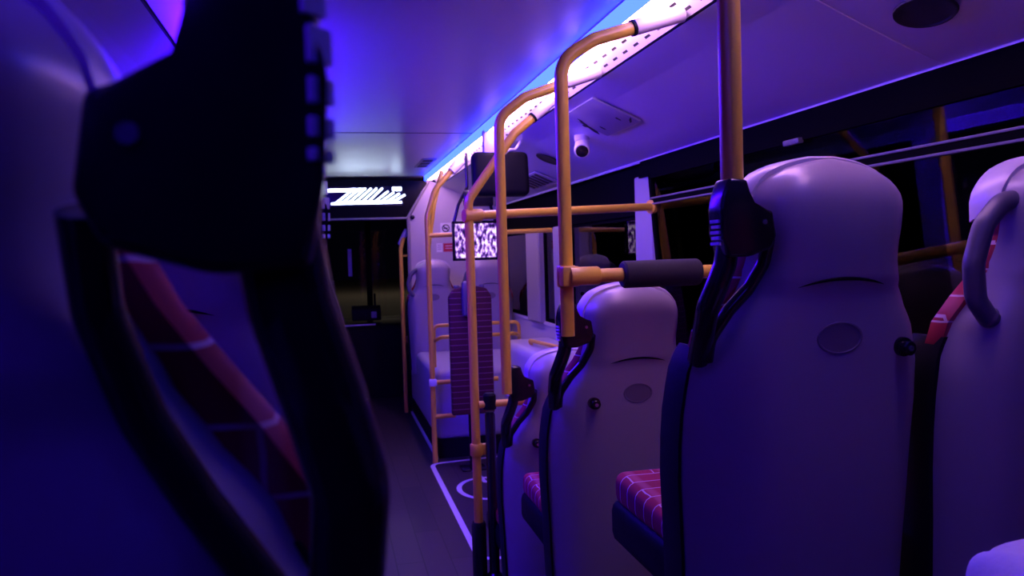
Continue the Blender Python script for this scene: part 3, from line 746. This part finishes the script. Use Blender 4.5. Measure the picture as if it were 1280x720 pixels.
# ------------------------------------------------------------------ stickers on the partition
t = thing('no_smoking_sign', 'small white no-smoking sticker on the grey cab partition', 'sign', (1.165, 8.0, 1.775))
obj('plate', box((-0.055, -0.004, -0.062), (0.055, 0.0, 0.062), 0.001), M['paper'], t, smooth=False)
bm = bmesh.new(); add_tube(bm, [(0.034*math.cos(a), -0.0055, 0.008+0.034*math.sin(a)) for a in [i*math.pi/12 for i in range(25)]], 0.0045, 6); add_tube(bm, [(-0.024, -0.0055, 0.032), (0.024, -0.0055, -0.016)], 0.0045, 6)
add_box(bm, (-0.022, -0.0065, 0.004), (0.022, -0.0045, 0.012)); obj('pictogram', bm, M['black'], t, smooth=False)
t = thing('notice_sign', 'white and red notice below the no-smoking sticker', 'sign', (1.155, 8.0, 1.59))
obj('plate', box((-0.09, -0.004, -0.045), (-0.03, 0.0, 0.045), 0.001), M['paper'], t, smooth=False)
obj('red_panel', box((-0.02, -0.004, -0.042), (0.14, 0.0, 0.042), 0.001), M['redsign'], t, smooth=False)
bm = bmesh.new()
for k in range(3): add_box(bm, (-0.08, -0.0055, 0.022-k*0.02), (-0.04, -0.0035, 0.028-k*0.02))
obj('text_line', bm, M['hatch'], t, smooth=False)
bm = bmesh.new()
for k in range(2): add_box(bm, (0.0, -0.0055, 0.012-k*0.024), (0.12, -0.0035, 0.018-k*0.024))
obj('text_line', bm, M['paper'], t, smooth=False)
tag(obj('wall_plug', tube([(0.835, 8.0, 1.90), (0.835, 7.985, 1.90), (0.835, 7.98, 1.90)], [0.022, 0.022, 0.014]), M['black']), 'small round black plug high on the grey partition corner', 'plug')

# ------------------------------------------------------------------ dash and things at the windscreen
t = thing('dashboard', 'dark dashboard below the windscreen with a painted highlight along its front edge', 'dashboard', (0.35, 9.25, LOW))
bm = bmesh.new(); add_prism(bm, [(-0.25, 0.0), (0.28, 0.0), (0.28, 0.86), (0.05, 0.84), (-0.2, 0.82), (-0.25, 0.76)], -1.3, 1.25, 'yz', 0.02); obj('body', bm, M['kick'], t)
obj('edge_highlight', tube([(-0.5, -0.235, 0.822), (0.14, -0.235, 0.828)], 0.010, seg=8), M['lip'], t)  # pale strip painting the light that catches the dash edge
t = thing('ticket_machine', 'dark ticket machine silhouetted on the dashboard', 'ticket machine', (0.40, 9.2, LOW+0.865))
obj('body', prism([(-0.10, 0), (0.12, 0), (0.12, 0.10), (0.02, 0.17), (-0.10, 0.13)], -0.16, 0.16, 'yz', 0.012), M['kick'], t)
obj('stalk', tube([(0.10, 0, 0.08), (0.10, 0, 0.30)], 0.012), M['kick'], t)
obj('keypad', box((0.05, -0.106, 0.03), (0.11, -0.098, 0.10), 0.004), M['hatch'], t)
tag(obj('windscreen_light_smear', box((0.228, 9.600, 1.30), (0.272, 9.606, 1.62), 0.001), M['paper'], smooth=False), 'narrow white upright strip standing in for a light smear on the windscreen', 'light smear')  # white strip in place of a smear of light on the glass

# outside: yard lit by a street lamp
obj('ground', box((-60, 10.5, -0.45), (60, 75, -0.40)), M['asphalt'], smooth=False, kind='structure')

# ------------------------------------------------------------------ pale bag on the seat beside the viewer
bm = bmesh.new(); bmesh.ops.create_icosphere(bm, subdivisions=4, radius=1)
for v in bm.verts:
    c = v.co.copy(); q = lambda u, p: math.copysign(abs(u)**p, u)
    v.co = Vector((q(c.x, .55)*0.15, q(c.y, .55)*0.11, q(c.z, .6)*0.07*(1-0.18*c.x)))
    v.co.z += 0.006*math.sin(c.x*9+c.y*4)
tag(obj('cloth_bag', bm, M['bag'], loc=(0.955, 0.82, HIGH+0.43+0.08)), 'pale lavender cloth bag at the bottom corner of the picture', 'bag')

# ------------------------------------------------------------------ light
def lamp(name, kind, loc, energy, col, size=0.1):
    l = bpy.data.lights.new(name, kind); l.energy = energy; l.color = col
    if kind == 'POINT': l.shadow_soft_size = size
    o = bpy.data.objects.new(name, l); C.objects.link(o); o.location = loc; return o
lamp('street_lamp_light', 'POINT', (3, 42, 7), 1000, (1.0, 0.82, 0.55), 0.3)

w = bpy.data.worlds.new('night'); S.world = w; w.use_nodes = True
w.node_tree.nodes['Background'].inputs['Color'].default_value = (0.0012, 0.001, 0.004, 1)
w.node_tree.nodes['Background'].inputs['Strength'].default_value = 1.0

S.view_settings.view_transform = 'Standard'; S.view_settings.look = 'None'
S.view_settings.exposure = 0.0; S.view_settings.gamma = 1.0
S.view_settings.use_curve_mapping = False
S.cycles.max_bounces = 8; S.cycles.use_denoising = True
